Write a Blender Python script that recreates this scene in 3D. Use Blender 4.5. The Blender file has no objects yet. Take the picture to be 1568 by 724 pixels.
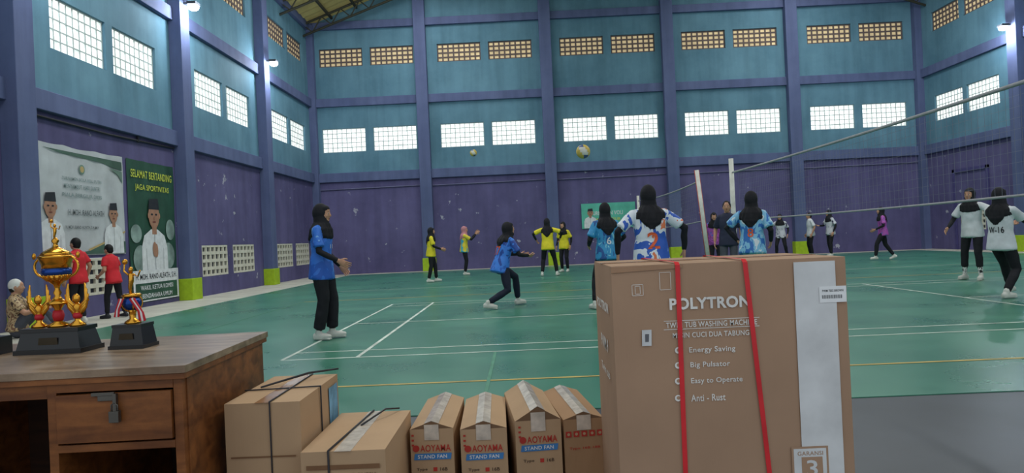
import bpy, math, random
from mathutils import Vector, Matrix, noise
from mathutils.bvhtree import BVHTree
random.seed(4)
sc = bpy.context.scene
try:
    sc.view_settings.view_transform = 'Standard'
    sc.view_settings.look = 'None'
except Exception: pass

# ---------------------------------------------------------------- materials
def lin(c):
    return tuple(((x/255)/12.92 if x/255 <= .04045 else ((x/255+.055)/1.055)**2.4) for x in c)
MC = {}
def M(name, col, rough=.7, metal=0, var=.12, scale=8, emit=0, spec=.3, bump=0, ecol=None):
    if name in MC: return MC[name]
    m = bpy.data.materials.new(name); m.use_nodes = True
    nt = m.node_tree; b = nt.nodes['Principled BSDF']
    c = lin(col)
    b.inputs['Roughness'].default_value = rough; b.inputs['Metallic'].default_value = metal
    b.inputs['Specular IOR Level'].default_value = spec
    tc = nt.nodes.new('ShaderNodeTexCoord'); nz = nt.nodes.new('ShaderNodeTexNoise')
    nz.inputs['Scale'].default_value = scale; nz.inputs['Detail'].default_value = 4
    nt.links.new(tc.outputs['Object'], nz.inputs['Vector'])
    r = nt.nodes.new('ShaderNodeValToRGB')
    r.color_ramp.elements[0].position = .3; r.color_ramp.elements[1].position = .7
    r.color_ramp.elements[0].color = tuple(x*(1-var) for x in c)+(1,)
    r.color_ramp.elements[1].color = tuple(min(1, x*(1+var)) for x in c)+(1,)
    nt.links.new(nz.outputs['Fac'], r.inputs['Fac'])
    nt.links.new(r.outputs['Color'], b.inputs['Base Color'])
    if emit:
        b.inputs['Emission Color'].default_value = lin(ecol or col)+(1,)
        b.inputs['Emission Strength'].default_value = emit
    if bump:
        bp = nt.nodes.new('ShaderNodeBump'); bp.inputs['Strength'].default_value = bump
        bp.inputs['Distance'].default_value = .01
        nt.links.new(nz.outputs['Fac'], bp.inputs['Height']); nt.links.new(bp.outputs['Normal'], b.inputs['Normal'])
    MC[name] = m
    return m

def wallmat(name, col, col2, peel=0.0, sc1=.5):
    m = bpy.data.materials.new(name); m.use_nodes = True; nt = m.node_tree; b = nt.nodes['Principled BSDF']
    b.inputs['Roughness'].default_value = .75; b.inputs['Specular IOR Level'].default_value = .2
    N = nt.nodes.new; L = nt.links.new
    tc = N('ShaderNodeTexCoord')
    n1 = N('ShaderNodeTexNoise'); n1.inputs['Scale'].default_value = sc1; n1.inputs['Detail'].default_value = 8; n1.inputs['Roughness'].default_value = .65
    L(tc.outputs['Object'], n1.inputs['Vector'])
    r1 = N('ShaderNodeValToRGB'); r1.color_ramp.elements[0].position = .35; r1.color_ramp.elements[1].position = .68
    r1.color_ramp.elements[0].color = lin(col)+(1,); r1.color_ramp.elements[1].color = lin(col2)+(1,)
    L(n1.outputs['Fac'], r1.inputs['Fac'])
    out = r1.outputs['Color']
    mp = N('ShaderNodeMapping'); mp.inputs['Scale'].default_value = (3, 3, .25)
    L(tc.outputs['Object'], mp.inputs['Vector'])
    n2 = N('ShaderNodeTexNoise'); n2.inputs['Scale'].default_value = 1.2; n2.inputs['Detail'].default_value = 5
    L(mp.outputs['Vector'], n2.inputs['Vector'])
    mx = N('ShaderNodeMix'); mx.data_type = 'RGBA'; mx.blend_type = 'MULTIPLY'; mx.inputs['Factor'].default_value = .45
    r2 = N('ShaderNodeValToRGB'); r2.color_ramp.elements[0].position = .3; r2.color_ramp.elements[1].position = .6
    r2.color_ramp.elements[0].color = (.62, .62, .62, 1); r2.color_ramp.elements[1].color = (1, 1, 1, 1)
    L(n2.outputs['Fac'], r2.inputs['Fac']); L(out, mx.inputs['A']); L(r2.outputs['Color'], mx.inputs['B'])
    out = mx.outputs['Result']
    if peel:
        n3 = N('ShaderNodeTexNoise'); n3.inputs['Scale'].default_value = 2.6; n3.inputs['Detail'].default_value = 9; n3.inputs['Roughness'].default_value = .62
        L(tc.outputs['Object'], n3.inputs['Vector'])
        r3 = N('ShaderNodeValToRGB'); r3.color_ramp.elements[0].position = peel; r3.color_ramp.elements[1].position = peel+.02
        L(n3.outputs['Fac'], r3.inputs['Fac'])
        m2 = N('ShaderNodeMix'); m2.data_type = 'RGBA'; L(r3.outputs['Color'], m2.inputs['Factor'])
        L(out, m2.inputs['A']); m2.inputs['B'].default_value = lin((165, 165, 180))+(1,)
        out = m2.outputs['Result']
    L(out, b.inputs['Base Color'])
    MC[name] = m
    return m

def jersey(name, c1, c2, c3, scale=5, p=(.42, .58)):
    m = bpy.data.materials.new(name); m.use_nodes = True; nt = m.node_tree; b = nt.nodes['Principled BSDF']
    b.inputs['Roughness'].default_value = .6
    N = nt.nodes.new; L = nt.links.new
    tc = N('ShaderNodeTexCoord'); mp = N('ShaderNodeMapping'); mp.inputs['Rotation'].default_value = (.4, .6, .3)
    mp.inputs['Scale'].default_value = (1.6, 1, .8)
    n = N('ShaderNodeTexNoise'); n.inputs['Scale'].default_value = scale; n.inputs['Detail'].default_value = 2.5; n.inputs['Distortion'].default_value = 1.2
    L(tc.outputs['Object'], mp.inputs['Vector']); L(mp.outputs['Vector'], n.inputs['Vector'])
    r = N('ShaderNodeValToRGB'); r.color_ramp.interpolation = 'CONSTANT'
    r.color_ramp.elements[0].position = 0; r.color_ramp.elements[0].color = lin(c1)+(1,)
    r.color_ramp.elements[1].position = p[0]; r.color_ramp.elements[1].color = lin(c2)+(1,)
    e = r.color_ramp.elements.new(p[1]); e.color = lin(c3)+(1,)
    L(n.outputs['Fac'], r.inputs['Fac']); L(r.outputs['Color'], b.inputs['Base Color'])
    return m

# ---------------------------------------------------------------- mesh builder
_TC = {}
def textmesh(s, bold=.012):
    if s in _TC: return _TC[s]
    cu = bpy.data.curves.new('t', 'FONT'); cu.body = s; cu.resolution_u = 3; cu.offset = bold; cu.space_character = 1.06
    ob = bpy.data.objects.new('t', cu); sc.collection.objects.link(ob)
    dg = bpy.context.evaluated_depsgraph_get(); me = bpy.data.meshes.new_from_object(ob.evaluated_get(dg))
    v = [(a.co.x, a.co.y) for a in me.vertices]; f = [tuple(p.vertices) for p in me.polygons]
    x0 = min(a[0] for a in v); x1 = max(a[0] for a in v); y0 = min(a[1] for a in v); y1 = max(a[1] for a in v)
    v = [((a[0]-x0)/(x1-x0), (a[1]-y0)/(y1-y0)) for a in v]
    bpy.data.objects.remove(ob); bpy.data.meshes.remove(me); bpy.data.curves.remove(cu)
    _TC[s] = (v, f)
    return _TC[s]

class MB:
    def __init__(s): s.V = []; s.F = []; s.MI = []; s.S = []; s.mats = []
    def mi(s, m):
        if m not in s.mats: s.mats.append(m)
        return s.mats.index(m)
    def add(s, vs, fs, m, smooth=False):
        o = len(s.V); i = s.mi(m)
        s.V += [Vector(v) for v in vs]
        for f in fs:
            s.F.append(tuple(o+k for k in f)); s.MI.append(i); s.S.append(smooth)
    def box(s, x0, x1, y0, y1, z0, z1, m, T=None):
        vs = [Vector(v) for v in [(x0,y0,z0),(x1,y0,z0),(x1,y1,z0),(x0,y1,z0),(x0,y0,z1),(x1,y0,z1),(x1,y1,z1),(x0,y1,z1)]]
        if T: vs = [T@v for v in vs]
        s.add(vs, [(3,2,1,0),(4,5,6,7),(0,1,5,4),(1,2,6,5),(2,3,7,6),(3,0,4,7)], m)
    def tube(s, pts, rads, m, side=(1,0,0), n=14, cap=.7, smooth=True):
        pts = [Vector(p) for p in pts]; side = Vector(side); rr = [(r, r) if not isinstance(r, (tuple, list)) else r for r in rads]
        k = len(pts); tans = []
        for i in range(k):
            a = pts[max(0, i-1)]; b = pts[min(k-1, i+1)]; tans.append((b-a).normalized())
        rings = []
        def ring(c, t, ra, rb):
            sd = side-t*side.dot(t)
            if sd.length < .05:
                sd = Vector((0, 1, 0))-t*t.y
            sd.normalize(); bb = t.cross(sd)
            return [c+sd*math.cos(2*math.pi*j/n)*ra+bb*math.sin(2*math.pi*j/n)*rb for j in range(n)]
        t = tans[0]; ra, rb = rr[0]; mm = min(ra, rb)
        if cap:
            for th in (80, 45): rings.append(ring(pts[0]-t*mm*cap*math.sin(math.radians(th)), t, ra*math.cos(math.radians(th)), rb*math.cos(math.radians(th))))
        for i in range(k): rings.append(ring(pts[i], tans[i], *rr[i]))
        t = tans[-1]; ra, rb = rr[-1]; mm = min(ra, rb)
        if cap:
            for th in (45, 80): rings.append(ring(pts[-1]+t*mm*cap*math.sin(math.radians(th)), t, ra*math.cos(math.radians(th)), rb*math.cos(math.radians(th))))
        vs = [v for r in rings for v in r]; fs = []
        for i in range(len(rings)-1):
            for j in range(n):
                fs.append((i*n+j, i*n+(j+1)%n, (i+1)*n+(j+1)%n, (i+1)*n+j))
        fs.append(tuple(range(n))[::-1]); fs.append(tuple((len(rings)-1)*n+j for j in range(n)))
        s.add(vs, fs, m, smooth)
    def ell(s, c, r, m, R=None, n=16, k=10):
        c = Vector(c); vs = []; fs = []
        for i in range(1, k):
            a = math.pi*i/k
            for j in range(n):
                b = 2*math.pi*j/n
                v = Vector((r[0]*math.sin(a)*math.cos(b), r[1]*math.sin(a)*math.sin(b), r[2]*math.cos(a)))
                if R: v = R@v
                vs.append(c+v)
        top = Vector((0,0,r[2])); bot = Vector((0,0,-r[2]))
        if R: top = R@top; bot = R@bot
        vs += [c+top, c+bot]
        for i in range(k-2):
            for j in range(n): fs.append((i*n+j, (i+1)*n+j, (i+1)*n+(j+1)%n, i*n+(j+1)%n))
        T = (k-1)*n
        for j in range(n): fs.append((T, j, (j+1)%n)); fs.append((T+1, (k-2)*n+(j+1)%n, (k-2)*n+j))
        s.add(vs, fs, m, True)
    def lathe(s, prof, c, m, n=28, sq=False):
        c = Vector(c); vs = []; fs = []
        for r, z in prof:
            for j in range(n):
                b = 2*math.pi*j/n; vs.append(c+Vector((r*math.cos(b), r*math.sin(b), z)))
        for i in range(len(prof)-1):
            for j in range(n): fs.append((i*n+j, i*n+(j+1)%n, (i+1)*n+(j+1)%n, (i+1)*n+j))
        fs.append(tuple(range(n))[::-1]); fs.append(tuple((len(prof)-1)*n+j for j in range(n)))
        s.add(vs, fs, m, True)
    def text(s, st, o, u, v, w, h, m):
        o = Vector(o); u = Vector(u); v = Vector(v); a, f = textmesh(st)
        s.add([o+u*(x-.5)*w+v*(y-.5)*h for x, y in a], f, m)
    def poly(s, o, u, v, pts, m):
        o = Vector(o); u = Vector(u); v = Vector(v)
        s.add([o+u*x+v*y for x, y in pts], [tuple(range(len(pts)))], m)
    def disc(s, o, u, v, cx, cy, rx, ry, m, n=24, a0=0, a1=360):
        pts = [(cx+rx*math.cos(math.radians(a0+(a1-a0)*i/(n-1 if a1-a0 < 360 else n))), cy+ry*math.sin(math.radians(a0+(a1-a0)*i/(n-1 if a1-a0 < 360 else n)))) for i in range(n)]
        s.poly(o, u, v, pts, m)
    def mesh(s, name):
        me = bpy.data.meshes.new(name); me.from_pydata([tuple(v) for v in s.V], [], s.F)
        for m in s.mats: me.materials.append(m)
        me.polygons.foreach_set('material_index', s.MI); me.polygons.foreach_set('use_smooth', s.S); me.update()
        return me
    def obj(s, name, bevel=0, recenter=True):
        if recenter and s.V:
            xs = [v.x for v in s.V]; ys = [v.y for v in s.V]; zs = [v.z for v in s.V]
            c = Vector(((min(xs)+max(xs))/2, (min(ys)+max(ys))/2, min(zs)))
            s.V = [v-c for v in s.V]
        else: c = Vector((0, 0, 0))
        ob = bpy.data.objects.new(name, s.mesh(name)); sc.collection.objects.link(ob); ob.location = c
        if bevel:
            md = ob.modifiers.new('b', 'BEVEL'); md.width = bevel; md.segments = 2; md.limit_method = 'ANGLE'
        return ob

# ---------------------------------------------------------------- camera
CAM = Vector((0, 0, 1.12))
fw = Vector((-.0147, 1, .0037)).normalized()
r0 = fw.cross(Vector((0, 0, 1))).normalized(); u0 = r0.cross(fw)
roll = .045
up = (u0*math.cos(roll)+r0*math.sin(roll)).normalized(); rt = fw.cross(up).normalized()
cd = bpy.data.cameras.new('camera'); cam = bpy.data.objects.new('camera', cd); sc.collection.objects.link(cam)
cd.sensor_width = 36; cd.lens = 24.97; cd.clip_start = .05; cd.clip_end = 200
Mx = Matrix((rt, up, -fw)).transposed().to_4x4(); Mx.translation = CAM; cam.matrix_world = Mx
sc.camera = cam
def at(u, v, Y):   # where a point measured on the photo (1568 wide) lies on the plane y=Y
    d = fw+rt*((u-784)/1088)-up*((v-362)/1088)
    return CAM+d*(Y/d.y)

# ---------------------------------------------------------------- room shell
XL, XR, YB = -8.3, 16.1, 28.5
ZE = 10.05; SL = .37; XM = (XL+XR)/2; ZR = ZE+SL*(XR-XL)/2
purple = wallmat('paint_purple', (86, 82, 122), (106, 101, 144), peel=.655)
blue = wallmat('paint_blue', (86, 124, 144), (108, 148, 168), peel=0)
trimm = wallmat('paint_trim', (86, 96, 134), (102, 112, 150), peel=0)
def wall(name, frame, ulo, uhi, holes, depth, ztop=ZE, gable=None):
    mb = MB(); us = sorted({ulo, uhi, *[h[0] for h in holes], *[h[1] for h in holes]})
    zs = sorted({0, 3.9, ztop, *[h[2] for h in holes], *[h[3] for h in holes]})
    for i in range(len(us)-1):
        for j in range(len(zs)-1):
            uc = (us[i]+us[i+1])/2; zc = (zs[j]+zs[j+1])/2
            if any(h[0] < uc < h[1] and h[2] < zc < h[3] for h in holes): continue
            m = purple if zc < 3.9 else blue
            mb.add([frame(us[i], zs[j], 0), frame(us[i+1], zs[j], 0), frame(us[i+1], zs[j+1], 0), frame(us[i], zs[j+1], 0)], [(0, 1, 2, 3)], m)
    for h in holes:
        a, b, c, d = h; m = purple if c < 3.9 else blue
        q = [(a, c), (b, c), (b, d), (a, d)]
        for k in range(4):
            p1 = q[k]; p2 = q[(k+1) % 4]
            mb.add([frame(p1[0], p1[1], 0), frame(p2[0], p2[1], 0), frame(p2[0], p2[1], depth), frame(p1[0], p1[1], depth)], [(0, 1, 2, 3)], m)
    if gable:
        mb.add([frame(ulo, ztop, 0), frame(uhi, ztop, 0), frame((ulo+uhi)/2, gable, 0)], [(0, 1, 2)], blue)
    return mb.obj(name, recenter=False)

fB = lambda u, z, d: (u, YB+d, z)
fL = lambda u, z, d: (XL-d, u, z)
fR = lambda u, z, d: (XR+d, u, z)
colB = [XL, -3.75, 1.25, 6.1, 11.0, XR]
colY = [28.5, 22.8, 17.2, 11.5, 5.8, .1]
wins = []; vents = []; low = []
hB = []; hL = []; hR = []
for i in range(5):
    c = (colB[i]+colB[i+1])/2+.05
    for s0 in (c-1.9, c+.16):
        hB.append((s0, s0+1.75, 4.92, 5.88)); wins.append(('B', hB[-1]))
        hB.append((s0, s0+1.75, 8.37, 9.1)); vents.append(('B', hB[-1]))
for i in range(5):
    c = (colY[i]+colY[i+1])/2+.1
    for s0 in (c-1.85, c+.12):
        for H, k in ((hL, 'L'), (hR, 'R')):
            H.append((s0, s0+1.72, 4.92, 5.9)); wins.append((k, H[-1]))
            H.append((s0, s0+1.72, 8.37, 9.1)); vents.append((k, H[-1]))
        if i != 2: hL.append((s0, s0+1.6, .5, 1.32)); low.append(('L', hL[-1]))
hL.append((12.9, 14.5, .4, 1.12)); low.append(('L', hL[-1]))
hR.append((24.9, 26.3, .72, 1.5)); low.append(('R', hR[-1]))
wall('wall_back', fB, XL, XR, hB, .3, gable=ZR)
wall('wall_left', fL, -1.0, YB, hL, .3)
wall('wall_right', fR, -1.0, YB, hR, .3)
FR = {'B': fB, 'L': fL, 'R': fR}

def glassmat():
    m = bpy.data.materials.new('glass_block'); m.use_nodes = True; nt = m.node_tree; b = nt.nodes['Principled BSDF']
    N = nt.nodes.new; L = nt.links.new
    tc = N('ShaderNodeTexCoord'); vo = N('ShaderNodeTexNoise'); vo.inputs['Scale'].default_value = 9; L(tc.outputs['Object'], vo.inputs['Vector'])
    r = N('ShaderNodeValToRGB'); r.color_ramp.elements[0].color = (.52, .62, .58, 1); r.color_ramp.elements[1].color = (1, 1, .97, 1)
    r.color_ramp.elements[0].position = .35; r.color_ramp.elements[1].position = .6
    L(vo.outputs['Fac'], r.inputs['Fac']); L(r.outputs['Color'], b.inputs['Emission Color'])
    b.inputs['Emission Strength'].default_value = 1.2; b.inputs['Roughness'].default_value = .3
    b.inputs['Base Color'].default_value = (.5, .55, .55, 1)
    return m
GM = glassmat()
mortar = M('window_mortar', (165, 175, 175), .8, emit=.18)  # joints glow faintly: daylight from the glass put into their material
vframe = M('vent_frame', (104, 90, 88), .8)
vpane = M('vent_daylight', (200, 180, 140), .8, emit=.42, ecol=(215, 190, 150), scale=2, var=.4)
cream = M('vent_block_cream', (205, 202, 188), .8)
darkh = M('vent_hole_dark', (60, 62, 76), .9)
def obox(mb, fr, a, b, c, d, d0, d1, m):
    vs = [Vector(fr(a, c, d0)), Vector(fr(b, c, d0)), Vector(fr(b, c, d1)), Vector(fr(a, c, d1)), Vector(fr(a, d, d0)), Vector(fr(b, d, d0)), Vector(fr(b, d, d1)), Vector(fr(a, d, d1))]
    mb.add(vs, [(3,2,1,0),(4,5,6,7),(0,1,5,4),(1,2,6,5),(2,3,7,6),(3,0,4,7)], m)
wn = 0
def grid_window(kind, h, nx, nz, bw, pane, bar, d=.06, fr_w=.05, th=.012):
    global wn
    wn += 1
    fr = FR[kind]; a, b, c, dd = h; mb = MB(); e = .004; a += e; b -= e; c += e; dd -= e
    mb.add([fr(a, c, d+th), fr(b, c, d+th), fr(b, dd, d+th), fr(a, dd, d+th)], [(0, 1, 2, 3)], pane)
    for i in range(nx+1):
        x = a+(b-a)*i/nx; w = fr_w if i in (0, nx) else bw
        obox(mb, fr, max(a, x-w/2), min(b, x+w/2), c, dd, d, d+th, bar)
    for i in range(nz+1):
        z = c+(dd-c)*i/nz; w = fr_w if i in (0, nz) else bw
        obox(mb, fr, a, b, max(c, z-w/2), min(dd, z+w/2), d-.003, d+th, bar)
    mb.obj('window_%d' % wn)
for k, h in wins: grid_window(k, h, 9, 5, .024, GM, mortar)
for k, h in vents: grid_window(k, h, 8, 4, .062, vpane, vframe, fr_w=.09, th=.02)
for k, h in low: grid_window(k, h, 6, 4, .085, darkh, cream, d=.005, fr_w=.1, th=.05)

lime = M('paint_lime', (160, 190, 40), .7)
def column(fr, u, name, z1=ZE+2.5, w=.46, p=.3, base=True):
    mb = MB(); obox(mb, fr, u-w/2, u+w/2, 0, z1, -p, 0, trimm)
    if base: obox(mb, fr, u-w/2-.03, u+w/2+.03, 0, .52, -p-.04, 0, lime)
    mb.obj(name, bevel=.01)
n = 0
for u in colB[1:-1]: n += 1; column(fB, u, 'trim_%d' % n)
for u in colY[1:]:
    n += 1; column(fL, u, 'trim_%d' % n, z1=ZE)
    n += 1; column(fR, u, 'trim_%d' % n, z1=ZE)
for fr, a, b in ((fB, XL, XR), (fL, -1, YB), (fR, -1, YB)):
    for z0, z1, p in ((3.72, 4.08, .12), (6.75, 7.08, .12), (ZE-.2, ZE+.1, .14)):
        n += 1; mb = MB(); obox(mb, fr, a, b, z0, z1, -p, .02, trimm); mb.obj('trim_%d' % n, bevel=.01)
for x in (XL+.12, XR-.12):
    n += 1; mb = MB(); mb.box(x-.14, x+.14, YB-.26, YB, 0, ZE, trimm); mb.obj('trim_%d' % n)
pipe = M('conduit_grey', (100, 100, 132), .6)
mb = MB()
for i in range(5): mb.tube([(colB[i]+.25, YB-.03, 3.42), (colB[i+1]-.25, YB-.03, 3.45)], [.025, .025], pipe, n=8)
mb.obj('wall_conduit')
mb = MB(); dk = M('conduit_dark', (50, 50, 58), .6)
mb.tube([(XL+.05, 11.8, 3.62), (XL+.05, 14.2, 3.60), (XL+.05, 16.9, 3.66)], [.02]*3, dk, n=8)
mb.tube([(XL+.05, 15.3, 3.6), (XL+.05, 15.3, 3.95)], [.03]*2, dk, n=8)
mb.obj('wall_conduit')

dm = M('door_purple', (76, 72, 120), .6); mb = MB()
obox(mb, fR, 24.6, 24.72, 0.01, 2.95, -.06, -.006, dm); obox(mb, fR, 26.5, 26.62, 0.01, 2.95, -.06, -.006, dm); obox(mb, fR, 24.6, 26.62, 2.83, 2.95, -.06, -.006, dm)
mb.obj('door_1')

# roof
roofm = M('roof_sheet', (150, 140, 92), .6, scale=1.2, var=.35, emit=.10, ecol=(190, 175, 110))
steel = M('roof_steel', (66, 64, 54), .6)
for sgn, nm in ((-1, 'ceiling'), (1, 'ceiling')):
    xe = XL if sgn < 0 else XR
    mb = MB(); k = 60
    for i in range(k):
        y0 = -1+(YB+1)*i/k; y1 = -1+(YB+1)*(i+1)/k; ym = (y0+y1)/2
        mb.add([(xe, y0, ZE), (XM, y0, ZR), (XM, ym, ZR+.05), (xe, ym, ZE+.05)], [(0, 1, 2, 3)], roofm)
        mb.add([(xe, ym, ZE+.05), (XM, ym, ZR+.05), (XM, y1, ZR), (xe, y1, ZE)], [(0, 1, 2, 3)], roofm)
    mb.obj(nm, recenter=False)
mb = MB()
for y in [27.9, 25.2, 22.8, 20, 17.2, 14.3, 11.5, 8.6, 5.8]:
    for sgn in (-1, 1):
        xe = XL if sgn < 0 else XR
        A = Vector((xe, y, ZE-.1)); B = Vector((XM, y, ZR-.1)); A2 = Vector((xe, y, ZE-.55)); B2 = Vector((XM, y, ZR-.7))
        mb.tube([A, B], [.05, .05], steel, n=6); mb.tube([A2, B2], [.05, .05], steel, n=6)
        for i in range(16):
            p = A.lerp(B, i/16); q = A2.lerp(B2, (i+.5)/16); r = A.lerp(B, (i+1)/16)
            mb.tube([p, q], [.025]*2, steel, n=5); mb.tube([q, r], [.025]*2, steel, n=5)
for i in range(1, 12):
    for sgn in (-1, 1):
        xe = XL if sgn < 0 else XR; x = xe+(XM-xe)*i/12; z = ZE+(ZR-ZE)*i/12-.08
        mb.box(x-.04, x+.04, -1, YB-.02, z-.06, z+.04, steel)
mb.obj('roof_truss')

# floor
conc = M('concrete_dark', (60, 64, 72), .38, var=.25, scale=1.3, spec=.4)
apron = M('concrete_apron', (186, 184, 172), .6, var=.15, scale=1.5)
mb = MB()
mb.add([(XL, -3, 0), (XR, -3, 0), (XR, 4.6, 0), (XL, 4.6, 0)], [(0, 1, 2, 3)], conc)
mb.add([(XL, 4.6, 0), (XR, 4.6, 0), (XR, YB, 0), (XL, YB, 0)], [(0, 1, 2, 3)], apron)
mb.obj('floor', recenter=False)
def greenmat():
    m = bpy.data.materials.new('court_green'); m.use_nodes = True; nt = m.node_tree; b = nt.nodes['Principled BSDF']
    N = nt.nodes.new; L = nt.links.new
    tc = N('ShaderNodeTexCoord'); n1 = N('ShaderNodeTexNoise'); n1.inputs['Scale'].default_value = .7; n1.inputs['Detail'].default_value = 8; n1.inputs['Roughness'].default_value = .6
    L(tc.outputs['Object'], n1.inputs['Vector'])
    r = N('ShaderNodeValToRGB'); r.color_ramp.elements[0].position = .3; r.color_ramp.elements[1].position = .72
    r.color_ramp.elements[0].color = lin((48, 114, 92))+(1,); r.color_ramp.elements[1].color = lin((68, 138, 112))+(1,)
    L(n1.outputs['Fac'], r.inputs['Fac']); L(r.outputs['Color'], b.inputs['Base Color'])
    r2 = N('ShaderNodeMapRange'); r2.inputs['To Min'].default_value = .18; r2.inputs['To Max'].default_value = .42
    L(n1.outputs['Fac'], r2.inputs['Value']); L(r2.outputs['Result'], b.inputs['Roughness'])
    b.inputs['Specular IOR Level'].default_value = .55
    return m
mb = MB(); mb.box(-6.75, 15.0, 4.6, 27.4, 0, .006, greenmat()); mb.obj('floor_court', recenter=False)
lw = M('line_white', (205, 215, 205), .6, var=.3, scale=5); lo = M('line_ochre', (190, 165, 95), .6, var=.25, scale=5)
mb = MB()
def line(x0, y0, x1, y1, w=.04, m=lw, z=.0075):
    if abs(x1-x0) > abs(y1-y0): mb.add([(x0, y0-w/2, z), (x1, y0-w/2, z), (x1, y0+w/2, z), (x0, y0+w/2, z)], [(0, 1, 2, 3)], m)
    else: mb.add([(x0-w/2, y0, z), (x0+w/2, y0, z), (x0+w/2, y1, z), (x0-w/2, y1, z)], [(0, 1, 2, 3)], m)
bx, by = -2.47, 7.1
for yy in (0, .46, 5.64, 6.1): line(bx, by+yy, bx+13.4, by+yy, w=.034)
line(bx, by+3.05, bx+4.72, by+3.05, z=.0078, w=.034); line(bx+13.4-4.72, by+3.05, bx+13.4, by+3.05, z=.0078, w=.034)
for xx in (0, .76, 4.72, 8.68, 12.64, 13.4): line(bx+xx, by, bx+xx, by+6.1, z=.0081)
for yy in (5.64, 14.7): line(-4.6, yy, 13.4, yy, .045, lo, .0084)
for xx in (-4.6, 13.4): line(xx, 5.64, xx, 14.7, .02, M('line_faded', (86, 140, 110), .6), .0087)
line(-.32, 4.9, -.32, 7.05, .03, M('line_faint', (84, 142, 118), .6), .009)
for yy in (17.6, 26.4): line(-4.6, yy, 13.4, yy, .04, lw, .0084)
mb.obj('court_markings', recenter=False)

# ---------------------------------------------------------------- wall lamps
lampb = M('lamp_housing', (60, 62, 68), .5); lampe = M('lamp_led', (255, 255, 255), .5, emit=80, ecol=(235, 246, 255))
for k, y in (('L', 17.2), ('L', 22.8), ('R', 22.8), ('R', 17.2), ('L', 11.5)):
    x = XL+.3 if k == 'L' else XR-.3; s = 1 if k == 'L' else -1
    mb = MB(); mb.box(min(x, x+s*.2), max(x, x+s*.2), y-.03, y+.03, 7.2, 7.25, lampb)
    mb.box(min(x+s*.12, x+s*.34), max(x+s*.12, x+s*.34), y-.13, y+.13, 7.17, 7.24, lampb)
    mb.ell((x+s*.23, y, 7.13), (.13, .13, .09), lampe)
    mb.obj('wall_floodlight')
    ld = bpy.data.lights.new('flood', 'POINT'); ld.energy = 130; ld.shadow_soft_size = .1; ld.color = (.85, .93, 1)
    lo_ = bpy.data.objects.new('wall_floodlight_bulb', ld); lo_.location = (x+s*.5, y, 6.95); sc.collection.objects.link(lo_)

# ---------------------------------------------------------------- lighting
w = bpy.data.worlds.new('sky'); sc.world = w; w.use_nodes = True
w.node_tree.nodes['Background'].inputs['Color'].default_value = (.84, .93, 1, 1); w.node_tree.nodes['Background'].inputs['Strength'].default_value = .8
for x in (-3, 10.5):
    for y in (6, 15, 23.5):
        a = bpy.data.lights.new('skylight', 'AREA'); a.shape = 'RECTANGLE'; a.size = 3; a.size_y = 6; a.energy = 370; a.color = (.97, 1, .98)
        o = bpy.data.objects.new('roof_skylight', a); o.location = (x, y, ZE+SL*(min(x-XL, XR-x))-.8); sc.collection.objects.link(o)

# ---------------------------------------------------------------- nets
white = M('post_white', (212, 212, 205), .5); red = M('post_red', (176, 84, 72), .5)
netm = M('net_cord', (120, 124, 140), .8); band = M('net_band', (160, 160, 165), .7)
def net(X, y0, y1, zt, sag, cell=.1, nm='volleyball_net', wr=.0022):
    mb = MB(); L = y1-y0; N = 24
    def zt_(y, base):
        s = (y-y0)/L; return base-sag*4*s*(1-s)
    for base, r in ((zt, .02), (zt-1, .014)):
        mb.tube([(X, y0+L*i/N, zt_(y0+L*i/N, base)) for i in range(N+1)], [r]*(N+1), band, n=6)
    k = int((L-.8)/cell)
    for i in range(k+1):
        y = y0+.4+(L-.8)*i/k; z = zt_(y, zt); mb.tube([(X, y, z-1), (X, y, z)], [wr, wr], netm, n=3, cap=0, smooth=False)
    for j in range(1, 10):
        mb.tube([(X, y0+.4+(L-.8)*i/N, zt_(y0+.4+(L-.8)*i/N, zt-j*.1)) for i in range(N+1)], [wr]*(N+1), netm, n=3, cap=0, smooth=False)
    return mb.obj(nm)
net(4.5, 5.3, 15.08, 2.32, .03, wr=.0017)
net(4.45, 17.75, 26.95, 2.35, .08, nm='volleyball_net', wr=.002)
mb = MB(); mb.tube([(4.5, 15.16, .0095), (4.5, 15.16, 2.62)], [.055, .05], white, n=12, cap=.0); mb.obj('net_post')
mb = MB(); mb.tube([(4.5, 5.2, .0095), (4.5, 5.2, 2.62)], [.055, .05], white, n=12, cap=.0); mb.obj('net_post')
mb = MB(); mb.tube([(4.45, 27.05, .0095), (4.45, 27.05, 2.55)], [.06, .05], white, n=12, cap=.0); mb.obj('net_post')
mb = MB(); a = Vector((4.60, 17.66, .015)); b = Vector((4.38, 17.66, 2.62))
mb.tube([a, b], [.055, .055], white, n=12, cap=0)
for q in (-1, 1): mb.tube([a+Vector((q*.052, -.015, 0)), b+Vector((q*.052, -.015, 0))], [.012, .012], red, n=8, cap=0)
mb.obj('net_post')

# ---------------------------------------------------------------- people
skin = M('skin', (190, 142, 116), .55, var=.06); black = M('fabric_black', (30, 30, 36), .8, var=.25)
lips = M('lips', (140, 76, 68), .5); eyew = M('eye_white', (225, 222, 215), .4); eyed = M('eye_dark', (24, 18, 16), .3)
hair = M('hair_black', (18, 16, 16), .6); shoe = M('shoe_white', (205, 205, 198), .5); shoed = M('shoe_dark', (40, 42, 48), .5)
numw = M('number_white', (225, 225, 228), .6); numo = M('number_orange', (226, 100, 60), .6)

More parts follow.
